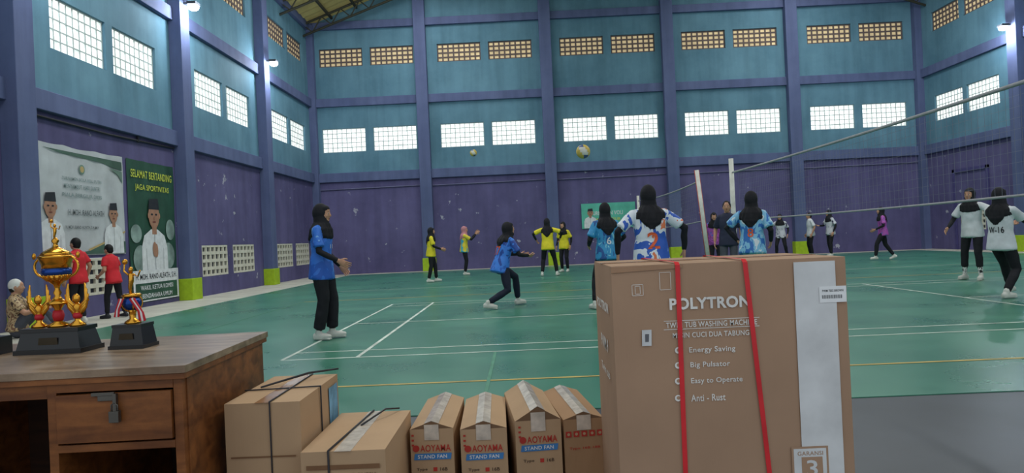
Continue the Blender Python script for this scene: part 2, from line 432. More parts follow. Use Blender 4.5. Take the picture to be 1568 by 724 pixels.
def do_remesh(mb, vox, it, clean=0):
    me = mb.mesh('tmp'); ob = bpy.data.objects.new('tmp', me); sc.collection.objects.link(ob)
    m = ob.modifiers.new('r', 'REMESH'); m.mode = 'VOXEL'; m.voxel_size = vox
    m = ob.modifiers.new('s', 'SMOOTH'); m.factor = .5; m.iterations = it
    dg = bpy.context.evaluated_depsgraph_get(); me2 = bpy.data.meshes.new_from_object(ob.evaluated_get(dg))
    bv = BVHTree.FromPolygons([tuple(v) for v in mb.V], mb.F)
    V = [v.co.copy() for v in me2.vertices]; F = [tuple(p.vertices) for p in me2.polygons]; mi = []
    for f in F:
        c = Vector((0, 0, 0))
        for k in f: c += V[k]
        c /= len(f); r = bv.find_nearest(c); mi.append(mb.MI[r[2]] if r[2] is not None else 0)
    if clean:
        vf = [[] for _ in V]
        for i, f in enumerate(F):
            for k in f: vf[k].append(i)
        for _ in range(clean):
            new = mi[:]
            for i, f in enumerate(F):
                a = mi[i]; cnt = {}
                for k in f:
                    for j in vf[k]: cnt[mi[j]] = cnt.get(mi[j], 0)+1
                if len(cnt) > 1:
                    b = max(cnt, key=cnt.get)
                    if cnt[b] > cnt.get(a, 0): new[i] = b
            mi = new
    bpy.data.objects.remove(ob); bpy.data.meshes.remove(me); bpy.data.meshes.remove(me2)
    return V, F, mi

def ik(a, b, l1, l2, pole):
    d = b-a; L = d.length; dr = d.normalized()
    if L > (l1+l2)*.995: L = (l1+l2)*.995; b = a+dr*L
    x = (l1*l1-l2*l2+L*L)/(2*L); h = math.sqrt(max(0, l1*l1-x*x)); p = pole-dr*pole.dot(dr)
    if p.length < 1e-4: p = Vector((0, 1, .1))
    return a+dr*x+p.normalized()*h, b

def hand(mb, w, d, inward, front, m, curl=18):
    d = d.normalized(); th = (front-d*front.dot(d))
    if th.length < .1: th = Vector((0, 0, 1))-d*d.z
    th.normalize(); nn = d.cross(th)
    if nn.dot(inward) < 0: nn = -nn
    mb.tube([w-d*.03, w, w+d*.045, w+d*.085], [(.024, .02), (.027, .018), (.040, .016), (.040, .013)], m, side=th, n=12)
    for i, L in enumerate((.068, .078, .073, .058)):
        b = w+d*.085+th*(.031-.0205*i); p = [b-d*.015, b]; a = 0; seg = (.45, .32, .25)
        fan = th*(.06*(1.5-i))
        for k in range(3):
            a += math.radians(curl*(.7+.4*k)); dd = (d*math.cos(a)+nn*math.sin(a)+fan*.5).normalized(); p.append(p[-1]+dd*L*seg[k]*1.05)
        mb.tube(p, [.0085, .0088, .0082, .0078, .0065], m, side=th, n=8)
    b = w+d*.028+th*.030; d1 = (d*.7+th*.65+nn*.25).normalized(); d2 = (d*.9+th*.25+nn*.35).normalized()
    mb.tube([b-d1*.01, b+d1*.035, b+d1*.035+d2*.032], [.012, .0105, .0085], m, side=nn, n=8)

def person(name, X, Y, heading, H, o, p=None, vox=.012, hems=-.15):
    p = p or {}; g = p.get; S = MB(); s_ = H/1.66
    sh = o['shirt']; sl = o.get('sleeve', black); pt = o.get('pants', black); hj = o.get('hijab'); fc = o.get('shoe', shoe); sk = o.get('skin', skin)
    P = Vector(g('P', (0, 0, .925))); t = Vector(g('t', (0, .04, 1))).normalized(); tw = math.radians(g('tw', 0))
    xr = Vector((math.cos(tw), math.sin(tw), 0)); fr = t.cross(xr).normalized(); xr = fr.cross(t).normalized()
    wd = o.get('wide', 1.0)
    prof = [(hems, .188, .152), (hems+.03, .188, .152), (0, .174, .136), (.12, .154, .116), (.25, .164, .122), (.34, .166, .116), (.41, .150, .098), (.455, .115, .078), (.485, .07, .06)]
    S.tube([P+t*a for a, _, _ in prof], [(b*wd, c*wd) for _, b, c in prof], sh, side=xr, n=24, cap=.12)
    S.tube([P+t*.44, P+t*.53], [.056, .050], (hj or sk), side=xr)
    S.ell(P-t*.06, (.145, .105, .12), pt)
    for sd, k in ((-1, 'L'), (1, 'R')):
        hip = P+Vector((sd*.085*math.cos(tw*.4), sd*.085*math.sin(tw*.4), -.04)); ank = Vector(g('ank'+k, (sd*.10, 0, .09)))
        kn, ank = ik(hip, ank, .41, .395, Vector(g('kp'+k, (sd*.1, 1, 0))))
        lg = o.get('leg', 1.0); bot = o.get('cut'); a1 = ank.lerp(kn, .12)
        if bot:
            c1 = ank.lerp(kn, bot)
            S.tube([hip, hip.lerp(kn, .5), kn, c1], [.082*lg, .078*lg, .062*lg, .058*lg], pt, n=14)
            S.tube([kn.lerp(ank, .3), kn.lerp(ank, .5), ank], [.046, .05, .032], o.get('sock', sk), n=12)
        else:
            fl = o.get('flare', 1.0)
            S.tube([hip, hip.lerp(kn, .5), kn, kn.lerp(ank, .4), a1], [.082*lg, .079*lg, .064*lg, .06*lg*fl, .05*lg*fl*fl], pt, n=14, cap=.15)
            S.tube([a1, ank], [.036, .034], o.get('sock', black), n=10)
        fd = Vector(g('fd'+k, (sd*.2, 1, 0))).normalized(); sdv = fd.cross(Vector((0, 0, 1))).normalized(); fu = sdv.cross(fd).normalized()
        base = ank-fu*.045
        S.tube([base-fd*.055, base-fd*.02, base+fd*.05, base+fd*.11, base+fd*.155], [(.034, .04), (.04, .048), (.042, .042), (.044, .032), (.034, .022)], fc, side=sdv, n=14)
        S.tube([base-fd*.06-fu*.03, base+fd*.16-fu*.032], [(.038, .014), (.040, .012)], fc, side=sdv, n=12)
        S.tube([ank-fu*.02, ank+fu*.02], [.042, .04], fc, n=10)
    Hn = MB()
    for sd, k in ((-1, 'L'), (1, 'R')):
        shd = P+t*.405+xr*sd*.150*wd; wr = Vector(g('wr'+k, (sd*.25, .05, .86)))
        el, wr = ik(shd, wr, .275, .245, Vector(g('ep'+k, (sd*.5, -1, -.2))))
        e1 = shd.lerp(el, o.get('slen', .78))
        S.tube([shd-xr*sd*.05+t*.012, shd, shd.lerp(el, .3), e1], [.046, .056, .062, .068], sh, n=16, cap=.12)
        S.tube([shd.lerp(el, .5), el, el.lerp(wr, .45), wr], [.044, .040, .038, .027], sl, n=12, cap=.4)
        hand(Hn, wr+(wr-el).normalized()*.012, (wr-el), Vector((-sd, 0, 0)) if not g('palm'+k) else Vector(g('palm'+k)), Vector(g('th'+k, (0, 1, .2))), sk, g('curl', 18))
    yaw = math.radians(g('hy', 0)); pit = math.radians(g('hp', 0))
    hf = (Matrix.Rotation(yaw, 3, 'Z')@Vector((0, math.cos(pit), math.sin(pit)))).normalized()
    hr = hf.cross(Vector((0, 0, 1))).normalized(); hu = hr.cross(hf).normalized()
    R = Matrix((hr, hf, hu)).transposed(); nk = P+t*.50; Hc = nk+t*.02+Vector((0, 0, .075))+hf*.018
    S.ell(Hc+hf*.016, (.068, .084, .108), sk, R); S.ell(Hc+hf*.040-hu*.055, (.048, .054, .052), sk, R); S.ell(Hc+hf*.062+hu*.045, (.047, .032, .03), sk, R)
    S.tube([Hc+hf*.094+hu*.012, Hc+hf*.110-hu*.024], [.008, .012], sk, n=8)
    for q in (-1, 1): S.ell(Hc+hf*.069+hr*q*.034-hu*.022, (.023, .021, .023), sk, R, 10, 8)
    if hj:
        S.ell(Hc-hf*.020+hu*.012, (.089, .102, .122), hj, R); S.ell(Hc+hf*.03+hu*.064, (.069, .062, .047), hj, R)
        S.ell(Hc+hf*.016-hu*.095, (.068, .072, .045), hj, R)
        c0 = Hc-hf*.015-hu*.04; dl = g('drape', .30)
        prf = [(P+t*.49+hf*.005, .092, .094), (P+t*.45, .132, .108), (P+t*.41, .172, .128), (P+t*(dl+.03), .176, .140), (P+t*dl, .15, .138)]
        S.tube([c0]+[a for a, _, _ in prf], [(.084, .092)]+[(b, c) for _, b, c in prf], hj, side=xr, n=24, cap=.15)
        S.tube([P+t*(dl+.06)-fr*.085, P+t*(dl-.02)-fr*.115, P+t*(dl-.10)-fr*.118], [(.13, .035), (.10, .03), (.03, .014)], hj, side=xr, n=14, cap=.3)
    else:
        S.ell(Hc-hf*.014+hu*.026, (.082, .098, .104), hair if not o.get('cap') else o['cap'], R); S.ell(Hc-hf*.04-hu*.03, (.070, .058, .06), hair, R)
        for q in (-1, 1): S.ell(Hc+hr*q*.074+hf*.005-hu*.01, (.012, .02, .03), sk, R, n=8, k=6)
    V, F, MI = do_remesh(S, vox, 3, clean=3)
    V2 = []
    for v in V:
        if .2 < v.z:
            w_ = Vector((noise.noise(v*9), noise.noise(v*9+Vector((5, 0, 0))), 0))*.008
            rel = (v-P).dot(t)
            if rel > .48: w_ = Vector((0, 0, 0))
            elif .26 < rel and hj: w_ += (v-P-t*rel).normalized()*math.sin(math.atan2((v-P).dot(fr), (v-P).dot(xr))*13+noise.noise(v*5)*4)*.005
            v = v+w_
        V2.append(v)
    V = V2
    B = MB(); B.mats = list(S.mats); B.V = V; B.F = F; B.MI = MI; B.S = [True]*len(F)
    bv = BVHTree.FromPolygons([tuple(v) for v in V], F)
    hv, hF, hm = do_remesh(Hn, .0045, 2); B.add(hv, hF, sk, True)
    def fpt(x, z):
        h = bv.ray_cast(Hc+hf*.4+hr*x+hu*z, -hf)
        return h[0] if h[0] else Hc+hf*.1
    for q in (-1, 1):
        e = fpt(q*.029, .008); B.ell(e-hf*.002, (.013, .005, .007), eyew, R, 10, 6); B.ell(e+hf*.002, (.0065, .003, .0065), eyed, R, 8, 6)
        e = fpt(q*.029, .028); B.ell(e, (.016, .003, .003), hair, R, 8, 6)
    e = fpt(0, -.052); B.ell(e-hf*.001, (.020, .005, .0035), lips, R, 10, 6); B.ell(e-hf*.001-hu*.006, (.016, .005, .004), lips, R, 10, 6)
    for (txt, w_, h_, tz, sidef, m) in o.get('print', []):
        a, f = textmesh(txt); c = P+t*tz; dirv = -fr if sidef == 'b' else fr; ux = xr if sidef == 'b' else -xr; pts = []
        for x, y in a:
            q = c+ux*(x-.5)*w_+t*(y-.5)*h_; h = bv.ray_cast(q+dirv*.6, -dirv); pts.append((h[0] if h[0] else q)+dirv*.009)
        B.add(pts, f, m)
    mz = min(v.z for v in B.V)
    B.V = [(v-Vector((0, 0, mz)))*s_ for v in B.V]
    ob = bpy.data.objects.new(name, B.mesh(name)); sc.collection.objects.link(ob)
    ob.location = (X, Y, .0095 if X > -6.75 and Y < 27.4 else 0); ob.rotation_euler = (0, 0, math.radians(heading))
    return ob

blueS = jersey('jersey_royal', (36, 92, 190), (52, 116, 214), (120, 170, 230), 5, (.45, .66))
j17 = jersey('jersey_blue_flow', (36, 96, 196), (58, 128, 224), (34, 74, 160), 6)
j2 = jersey('jersey_blue_orange', (44, 92, 190), (222, 228, 238), (226, 120, 76), 4.5, (.48, .61))
j6 = jersey('jersey_cyan_navy', (32, 84, 150), (52, 146, 200), (140, 205, 222), 6, (.42, .6))
j8 = jersey('jersey_blue_white', (48, 112, 190), (130, 190, 225), (220, 228, 236), 7, (.45, .6))
yel = M('jersey_yellow', (230, 214, 50), .6); yc = jersey('jersey_yellow_cyan', (225, 205, 60), (225, 205, 60), (60, 170, 200), 3, (.3, .5))
wht = M('jersey_white', (208, 212, 218), .6); wpt = jersey('jersey_white_dark', (205, 206, 214), (200, 200, 210), (70, 64, 96), 6, (.4, .56))
pur = jersey('jersey_purple', (130, 60, 140), (176, 84, 176), (80, 100, 190), 5); navy = M('polo_navy', (44, 48, 70), .7)
redS = M('shirt_red', (204, 40, 50), .7); pink = M('hijab_pink', (190, 130, 138), .8); batik = jersey('shirt_batik', (120, 84, 60), (186, 160, 120), (70, 50, 44), 16)
stripe = jersey('sock_stripe', (24, 24, 28), (220, 220, 220), (24, 24, 28), 14)
greyP = M('pants_grey', (80, 82, 92), .8)

PL = 'volleyball_player'
person(PL, -2.46, 8.62, -94, 1.66, dict(shirt=blueS, hijab=black, leg=1.12, flare=1.12, print=[('11', .07, .05, .2, 'f', numw)]),
       dict(wrR=(.20, .27, .95), wrL=(-.2, .16, .88), ankL=(-.08, .07, .09), ankR=(.09, -.04, .09), epR=(.2, -1, -.3), epL=(-.2, -1, -.3), t=(0, .03, 1), hp=-3), .0095, hems=-.19)
person(PL, -.33, 11.7, -58, 1.63, dict(shirt=j17, hijab=black, pants=M('pants_navy', (30, 36, 54), .8), print=[('17', .15, .15, .20, 'b', numo)]),
       dict(P=(0, -.05, .72), t=(.02, .30, 1), ankL=(-.18, .36, .09), ankR=(.12, -.40, .10), wrL=(-.16, .42, .86), wrR=(.18, .38, .84), fdL=(-.1, 1, 0), fdR=(.5, .7, -.1), hp=8, drape=.36, kpL=(-.1, 1, .3), kpR=(.4, 1, 0)), .0105)
person(PL, 1.30, 10.8, 12, 1.64, dict(shirt=j6, hijab=black, print=[('6', .07, .11, .13, 'b', numw)]),
       dict(ankL=(-.26, -.02, .09), ankR=(.18, .05, .09), P=(-.03, 0, .90), wrL=(-.24, .24, .97), wrR=(.24, .26, 1.0), drape=.32), .0105)
person(PL, 1.42, 7.9, 3, 1.68, dict(shirt=j2, hijab=black, wide=1.1, print=[('2', .13, .18, .10, 'b', numo)]),
       dict(wrL=(-.36, .05, .88), wrR=(.38, .06, .90), ankL=(-.18, 0, .09), ankR=(.18, 0, .09), P=(0, 0, .905), epL=(-1, -.3, 0), epR=(1, -.3, 0), drape=.31, t=(0, .06, 1)), .0095)
person(PL, 3.15, 9.8, -28, 1.64, dict(shirt=j8, hijab=black, print=[('8', .08, .12, .13, 'b', numo)]),
       dict(wrL=(-.20, .05, .95), wrR=(.22, .16, .94), epL=(-1, -.1, 0), drape=.31, ankL=(-.15, 0, .09), ankR=(.15, .03, .09), hy=-10, t=(0, .08, 1)), .0105)
person(PL, -2.6, 20, -80, 1.56, dict(shirt=yel, hijab=black), dict(wrL=(-.15, .3, 1.0), wrR=(.15, .3, .98), ankL=(-.1, .14, .09), ankR=(.1, -.1, .09)), .014)
person(PL, -1.93, 23.3, -85, 1.62, dict(shirt=yc, hijab=pink), dict(wrL=(-.12, .4, 1.38), wrR=(.12, .42, 1.36), epL=(0, -.3, -1), epR=(0, -.3, -1)), .014)
person(PL, .72, 20.5, -8, 1.72, dict(shirt=yel, hijab=black), dict(wrL=(-.34, .16, 1.02), wrR=(.34, .14, 1.04), ankL=(-.19, 0, .09), ankR=(.22, .05, .09), P=(0, -.03, .89), epL=(-1, -.2, -.2), epR=(1, -.2, -.2), drape=.3), .014)
person(PL, 1.3, 22.4, 150, 1.6, dict(shirt=yel, hijab=black), dict(), .015)
person('match_official', 4.12, 14.3, 160, 1.70, dict(shirt=navy, sleeve=skin, pants=greyP, shoe=shoed), dict(), .013)
person(PL, 4.95, 18.4, 170, 1.58, dict(shirt=pur, hijab=black), dict(wrL=(-.2, .22, 1.0)), .015)
person(PL, 3.1, 17.6, 170, 1.6, dict(shirt=j8, hijab=black), dict(), .015)
person(PL, 9.25, 25.6, 150, 1.62, dict(shirt=wpt, hijab=black), dict(wrR=(.3, .3, 1.15), ankL=(-.2, 0, .09), ankR=(.16, .05, .09), P=(0, 0, .90)), .016)
person('spectator', 10.4, 25.8, 90, 1.6, dict(shirt=wht, hijab=None, sleeve=skin), dict(), .016)
person(PL, 10.85, 25.2, 100, 1.66, dict(shirt=wpt, hijab=black), dict(wrR=(.2, .3, 1.1), ankL=(-.15, .1, .09), ankR=(.16, -.1, .09)), .016)
person(PL, 10.62, 21.1, 75, 1.6, dict(shirt=pur, hijab=black), dict(ankL=(-.1, .25, .09), ankR=(.1, -.3, .11), fdR=(0, 1, -.4), P=(0, 0, .88), wrL=(-.2, .24, .92), wrR=(.25, -.02, .87)), .014)
person(PL, 8.15, 13.0, 125, 1.68, dict(shirt=wht, hijab=black, cut=.42, sock=stripe), dict(wrR=(.30, .24, .94), wrL=(-.42, .16, .98), epL=(-1, -.2, 0), ankL=(-.13, .05, .09), ankR=(.17, -.04, .09)), .011)
person(PL, 6.62, 9.95, -62, 1.64, dict(shirt=wht, hijab=black, print=[('W-16', .2, .09, .13, 'b', black)]),
       dict(P=(0, .02, .82), t=(0, -.02, 1), ankL=(-.16, .50, .09), ankR=(.12, -.14, .09), wrL=(-.14, .46, 1.04), wrR=(.16, .46, 1.02), drape=.31, kpL=(0, 1, .2)), .0105)
person('spectator', -7.55, 12.95, 78, 1.38, dict(shirt=redS, hijab=None, sleeve=skin, slen=.65, shoe=shoed), dict(t=(0, .14, 1), hp=-15, wrL=(-.16, .22, .95), wrR=(.2, .25, .92), ankL=(-.1, .1, .09), ankR=(.14, -.16, .09)), .012)
person('spectator', -7.72, 12.2, 80, 1.5, dict(shirt=redS, hijab=None, sleeve=skin, slen=.65), dict(), .013)
person('spectator', -7.45, 10.3, -70, 1.6, dict(shirt=batik, hijab=None, cap=M('cap_white', (215, 215, 210), .8), sleeve=skin, pants=greyP),
       dict(P=(0, 0, .15), t=(0, -.02, 1), ankL=(-.15, .52, .09), ankR=(.18, .50, .09), wrL=(-.1, .38, .42), wrR=(.12, .38, .40), kpL=(-.1, .2, 1), kpR=(.1, .2, 1)), .012, hems=-.06)

# balls
by_, bb_ = M('ball_yellow', (205, 180, 90), .5), M('ball_blue', (70, 90, 140), .5)
def ball(X, Y, Z, r=.105):
    mb = MB(); mb.ell((0, 0, 0), (r, r, r), by_, n=24, k=16)
    for i, f in enumerate(mb.F):
        c = sum((mb.V[k] for k in f), Vector())/len(f); a = math.atan2(c.y, c.x)
        if int((a+math.pi+c.z*6)/(math.pi/3)) % 2: mb.MI[i] = mb.mi(bb_) if abs(c.z) > .06 else mb.mi(white)
    mb.V = [v+Vector((X, Y, Z)) for v in mb.V]; mb.obj('volleyball')
q = at(893, 232, 10.6); ball(*q); q = at(725, 234, 21); ball(*q)

# ---------------------------------------------------------------- banners
bw = M('banner_white', (186, 190, 194), .35, var=.14, scale=2.5, bump=.6); bg = M('banner_green', (44, 78, 64), .5, var=.3, scale=2); bg2 = M('banner_green_faded', (110, 136, 124), .5, var=.3, scale=2); bg3 = M('banner_green_grey', (74, 100, 88), .5, var=.3, scale=2)
by2 = M('banner_yellow', (200, 208, 80), .5); bgold = M('banner_gold', (184, 160, 110), .5); bsk = M('print_skin', (166, 124, 102), .5); bwh = M('print_white', (215, 218, 222), .5)
bdk = M('print_dark', (44, 46, 52), .5); btl = M('print_teal', (124, 142, 144), .5); bgy = M('print_darkgrey', (92, 100, 104), .5); pgr = M('print_grey', (160, 164, 170), .5); plp = M('print_lip', (120, 70, 62), .5)
def portrait(mb, O, u, v, n, x, y, s, hands=False):
    a = lambda k: Vector(O)+Vector(n)*k
    mb.poly(a(.004), u, v, [(x-.40*s, y), (x+.40*s, y), (x+.39*s, y+.42*s), (x+.31*s, y+.60*s), (x+.1*s, y+.70*s), (x-.1*s, y+.70*s), (x-.31*s, y+.60*s), (x-.39*s, y+.42*s)], bwh)
    mb.poly(a(.006), u, v, [(x-.07*s, y+.62*s), (x+.07*s, y+.62*s), (x+.07*s, y+.85*s), (x-.07*s, y+.85*s)], bsk)
    mb.disc(a(.008), u, v, x, y+.93*s, .165*s, .22*s, bsk); mb.poly(a(.01), u, v, [(x-.165*s, y+1.02*s), (x+.165*s, y+1.02*s), (x+.14*s, y+1.20*s), (x-.13*s, y+1.18*s)], bdk)
    for q in (-1, 1):
        mb.disc(a(.012), u, v, x+q*.065*s, y+.94*s, .035*s, .016*s, bdk, n=10); mb.disc(a(.012), u, v, x+q*.165*s, y+.92*s, .025*s, .05*s, bsk, n=10)
    mb.disc(a(.012), u, v, x, y+.82*s, .055*s, .014*s, plp, n=10); mb.disc(a(.012), u, v, x, y+.88*s, .025*s, .03*s, M('print_nose', (150, 108, 88), .5), n=10)
    mb.poly(a(.006), u, v, [(x-.01*s, y+.05*s), (x+.01*s, y+.05*s), (x+.01*s, y+.62*s), (x-.01*s, y+.62*s)], pgr)
    for q in (-1, 1): mb.poly(a(.006), u, v, [(x+q*.24*s, y), (x+q*.255*s, y), (x+q*.27*s, y+.4*s), (x+q*.26*s, y+.4*s)], pgr)
    if hands:
        mb.disc(a(.014), u, v, x-.02*s, y+.38*s, .06*s, .12*s, bsk); mb.disc(a(.016), u, v, x+.03*s, y+.36*s, .05*s, .11*s, bsk)
u_, v_, n_ = (0, 1, 0), (0, 0, 1), (1, 0, 0)
def sheet(mb, y0, y1, z0, z1, m, x=XL+.02, sag=.05):
    NX, NZ = 40, 24; vs = []; fs = []
    for j in range(NZ+1):
        for i in range(NX+1):
            s = i/NX; r = j/NZ; dz = -sag*4*s*(1-s)*(r**2)*.6*abs(math.sin(s*math.pi*3)) if r > .5 else 0
            vs.append((x+.008*math.sin(s*30+r*4)*math.sin(r*9), y0+(y1-y0)*s, z0+(z1-z0)*r+dz))
    for j in range(NZ):
        for i in range(NX): k = j*(NX+1)+i; fs.append((k, k+1, k+NX+2, k+NX+1))
    mb.add(vs, fs, m, True)
mb = MB(); sheet(mb, 11.85, 14.7, 1.18, 3.2, bw)
O = Vector((XL+.035, 11.85, 1.18)); W_, H_ = 2.85, 2.02
mb.poly(O, u_, v_, [(.35, H_-.10), (W_-.05, H_-.12), (W_-.05, H_-.30), (W_*.72, H_-.20), (.9, H_-.16)], bg3)
mb.poly(O+Vector((.001, 0, 0)), u_, v_, [(W_-.5, H_-.28), (W_-.05, H_-.32), (W_-.05, H_-.56), (W_-.2, H_-.40)], bg2)
mb.poly(O, u_, v_, [(0.9, .02), (W_-.02, .02), (W_-.02, .26), (W_*.74, .22), (1.6, .08)], bg3)
mb.poly(O+Vector((.002, 0, 0)), u_, v_, [(1.6, .08), (W_*.74, .22), (W_-.02, .44), (W_-.02, .48), (W_*.74, .26), (1.55, .11)], bgold)
mb.text('TURNAMEN BOLA VOLI PUTRI', O+Vector((.004, 1.45, 1.42)), u_, v_, 1.2, .06, btl)
mb.text('MENYAMBUT HARI SANTRI', O+Vector((.004, 1.45, 1.28)), u_, v_, 1.1, .08, btl)
mb.text('PIALA BERGILIR 2025', O+Vector((.004, 1.45, 1.12)), u_, v_, 1.2, .07, btl)
mb.text('H. MOH. RANO ALFATH', O+Vector((.006, 1.55, .80)), u_, v_, 1.1, .11, bgy)
mb.text('H. MOH. RANO ALFATH, S.H.,M.H', O+Vector((.006, 1.4, .52)), u_, v_, 1.0, .07, bgy)
mb.disc(O+Vector((.004, 0, 0)), u_, v_, 1.45, 1.62, .09, .09, bg2); mb.disc(O+Vector((.006, 0, 0)), u_, v_, 1.45, 1.62, .06, .06, bgold)
portrait(mb, O, u_, v_, n_, .5, .0, .95); portrait(mb, O, u_, v_, n_, 2.42, .02, .85)
mb.obj('event_banner')
mb = MB(); sheet(mb, 14.85, 16.85, .1, 3.2, bg, sag=.02)
O = Vector((XL+.035, 14.85, .1))
mb.text('SELAMAT BERTANDING', O+Vector((.004, 1.0, 2.80)), u_, v_, 1.75, .17, by2); mb.text('JAGA SPORTIVITAS', O+Vector((.004, 1.0, 2.50)), u_, v_, 1.45, .16, by2)
cl = M('print_cloud', (130, 150, 145), .5, var=.4, scale=3)
for i, (cx, cy, rx, ry) in enumerate(((.25, 1.5, .22, .2), (.4, .95, .3, .3), (1.72, 1.6, .2, .24), (1.6, 1.0, .28, .3), (1, .7, .6, .2))): mb.disc(O+Vector((.002+.0002*i, 0, 0)), u_, v_, cx, cy, rx, ry, cl)
portrait(mb, O, u_, v_, n_, 1.0, .62, 1.4, hands=True)
mb.poly(O+Vector((.020, 0, 0)), u_, v_, [(.02, .02), (1.98, .02), (1.98, .70), (.02, .70)], bwh)
mb.text('H. MOH. RANO ALFATH, S.H.', O+Vector((.024, 1.0, .55)), u_, v_, 1.75, .14, bdk); mb.poly(O+Vector((.022, 0, 0)), u_, v_, [(.1, .05), (1.9, .05), (1.9, .42), (.1, .42)], bg)
mb.text('WAKIL KETUA KOMISI', O+Vector((.024, 1.0, .32)), u_, v_, 1.4, .1, bwh); mb.text('BENDAHARA UMUM', O+Vector((.024, 1.0, .14)), u_, v_, 1.3, .1, bwh)
mb.obj('portrait_banner')
mb = MB(); tg = M('banner_teal', (90, 180, 160), .5, var=.2, scale=2); mb.box(2.4, 4.55, YB-.05, YB-.02, 1.4, 2.4, tg)
mb.text('TURNAMEN VOLI', (3.4, YB-.056, 2.0), (1, 0, 0), (0, 0, 1), 1.3, .16, bwh); mb.text('PIALA BERGILIR', (3.4, YB-.056, 1.75), (1, 0, 0), (0, 0, 1), 1.1, .12, by2)
portrait(mb, (2.4, YB-.056, 1.42), (1, 0, 0), (0, 0, 1), (0, -1, 0), .35, 0, .65); mb.obj('tournament_sign')

# ---------------------------------------------------------------- foreground: cartons
def cardmat(name, c, var=.08):
    m = M(name, c, .75, var=var, scale=3, spec=.2)
    nt = m.node_tree; b = nt.nodes['Principled BSDF']; wv = nt.nodes.new('ShaderNodeTexNoise'); wv.inputs['Scale'].default_value = 90
    tc = nt.nodes.new('ShaderNodeTexCoord'); mp = nt.nodes.new('ShaderNodeMapping'); mp.inputs['Scale'].default_value = (1, 1, .12)
    nt.links.new(tc.outputs['Object'], mp.inputs['Vector']); nt.links.new(mp.outputs['Vector'], wv.inputs['Vector'])
    bp = nt.nodes.new('ShaderNodeBump'); bp.inputs['Strength'].default_value = .25; bp.inputs['Distance'].default_value = .002
    nt.links.new(wv.outputs['Fac'], bp.inputs['Height']); nt.links.new(bp.outputs['Normal'], b.inputs['Normal'])
    return m
card = cardmat('cardboard', (178, 144, 118)); card2 = cardmat('cardboard_light', (190, 156, 122)); card3 = cardmat('cardboard_brown', (172, 134, 100))
cardd = cardmat('cardboard_edge', (128, 98, 74)); pw = M('print_white_ink', (236, 232, 226), .7); tape = M('packing_tape', (206, 190, 174), .15, spec=.8, var=.25, scale=20)
tapeb = M('brown_tape', (160, 116, 78), .2, spec=.7); strapR = M('strap_red', (222, 52, 58), .4); strapK = M('strap_black', (50, 48, 52), .45)
inkr = M('ink_red', (190, 60, 50), .7); inkb = M('ink_blue', (70, 130, 190), .7); inkd = M('ink_dark', (80, 60, 50), .7); lab = M('label_white', (222, 222, 222), .5)
def carton(mb, w, d, h, m, bul=.004, n=8, flap=0.0, seam='y'):
    for ax in range(6):
        vs = []; fs = []
        for j in range(n+1):
            for i in range(n+1):
                a = i/n*2-1; b = j/n*2-1; q = bul*(1-a*a)*(1-b*b)+.0015*noise.noise(Vector((a*3+ax*7, b*3, w*9)))*(1-a**4)*(1-b**4)
                if ax == 0: v = (a*w/2, -d/2-q, h/2+b*h/2)
                if ax == 1: v = (-a*w/2, d/2+q, h/2+b*h/2)
                if ax == 2: v = (w/2+q, a*d/2, h/2+b*h/2)
                if ax == 3: v = (-w/2-q, -a*d/2, h/2+b*h/2)
                if ax == 4: v = (a*w/2, b*d/2, h+flap*(1-abs(a)))
                if ax == 5: v = (a*w/2, -b*d/2, 0)
                vs.append(v)
        for j in range(n):
            for i in range(n): k = j*(n+1)+i; fs.append((k, k+1, k+n+2, k+n+1))
        mb.add(vs, fs, m, False)
    if flap:
        for s in (-1, 1): mb.add([(-w/2, s*d/2, h), (w/2, s*d/2, h), (0, s*d/2, h+flap)], [(0, 1, 2)], cardd)
X3, Z3 = (1, 0, 0), (0, 0, 1)

Wb, Db, Hb = .785, .55, 1.012; yF = 2.40; xc = .293+Wb/2; mb = MB(); carton(mb, Wb, Db, Hb, card, bul=.003, n=10)
ox = Vector((xc, yF+Db/2, 0))
def F(u, v):
    p = at(u, v, yF)-ox; p.y = -Db/2-.0062; return p
mb.add([(-Wb/2, -.004, Hb+.002), (Wb/2, -.004, Hb+.002), (Wb/2, .004, Hb+.002), (-Wb/2, .004, Hb+.002)], [(0, 1, 2, 3)], cardd)
mb.box(-Wb/2-.002, Wb/2+.002, -.03, .03, Hb+.0005, Hb+.0018, tapeb)
mb.poly((-Wb/2+.0, -Db/2-.0045, Hb-.022), X3, Z3, [(0, 0), (.24, .008), (.24, .020), (0, .018)], tapeb)
px = 2.4/1088
def tx(s, u, v, wpx, hpx, m=pw): mb.text(s, F(u, v), X3, Z3, wpx*px, hpx*px, m)
textmesh('POLYTRON', .035)
tx('POLYTRON', 1086, 463, 122, 18)
tx('TWIN TUB WASHING MACHINE', 1089, 495, 138, 8.5); tx('MESIN CUCI DUA TABUNG', 1088, 511, 116, 8)
for dv, L in ((-6.5, 145), (6.5, 145)):
    a = F(1089, 495+dv); mb.poly(a, X3, Z3, [(-L*px/2, -.001), (L*px/2, -.001), (L*px/2, .001), (-L*px/2, .001)], pw)
for s, u, v, wp in (('Energy Saving', 1090, 535, 70), ('Big Pulsator', 1087, 558, 60), ('Easy to Operate', 1097, 582, 78), ('Anti - Rust', 1084, 608, 52)):
    tx(s, u, v, wp, 10.5); a = F(1038, v+1); mb.disc(a, X3, Z3, 0, 0, .011, .011, pw); mb.disc(a-Vector((0, .0006, 0)), X3, Z3, .001, .001, .006, .006, card)
a = F(1246, 410); top = Hb-.012
mb.poly((a.x, -Db/2-.0058, 0), X3, Z3, [(-.069, .02), (.069, .02), (.069, top), (-.069, top)], lab)
a = F(1240, 703); mb.poly(a+Vector((0, -.001, 0)), X3, Z3, [(-.062, -.06), (.06, -.06), (.06, .045), (-.062, .045)], card)
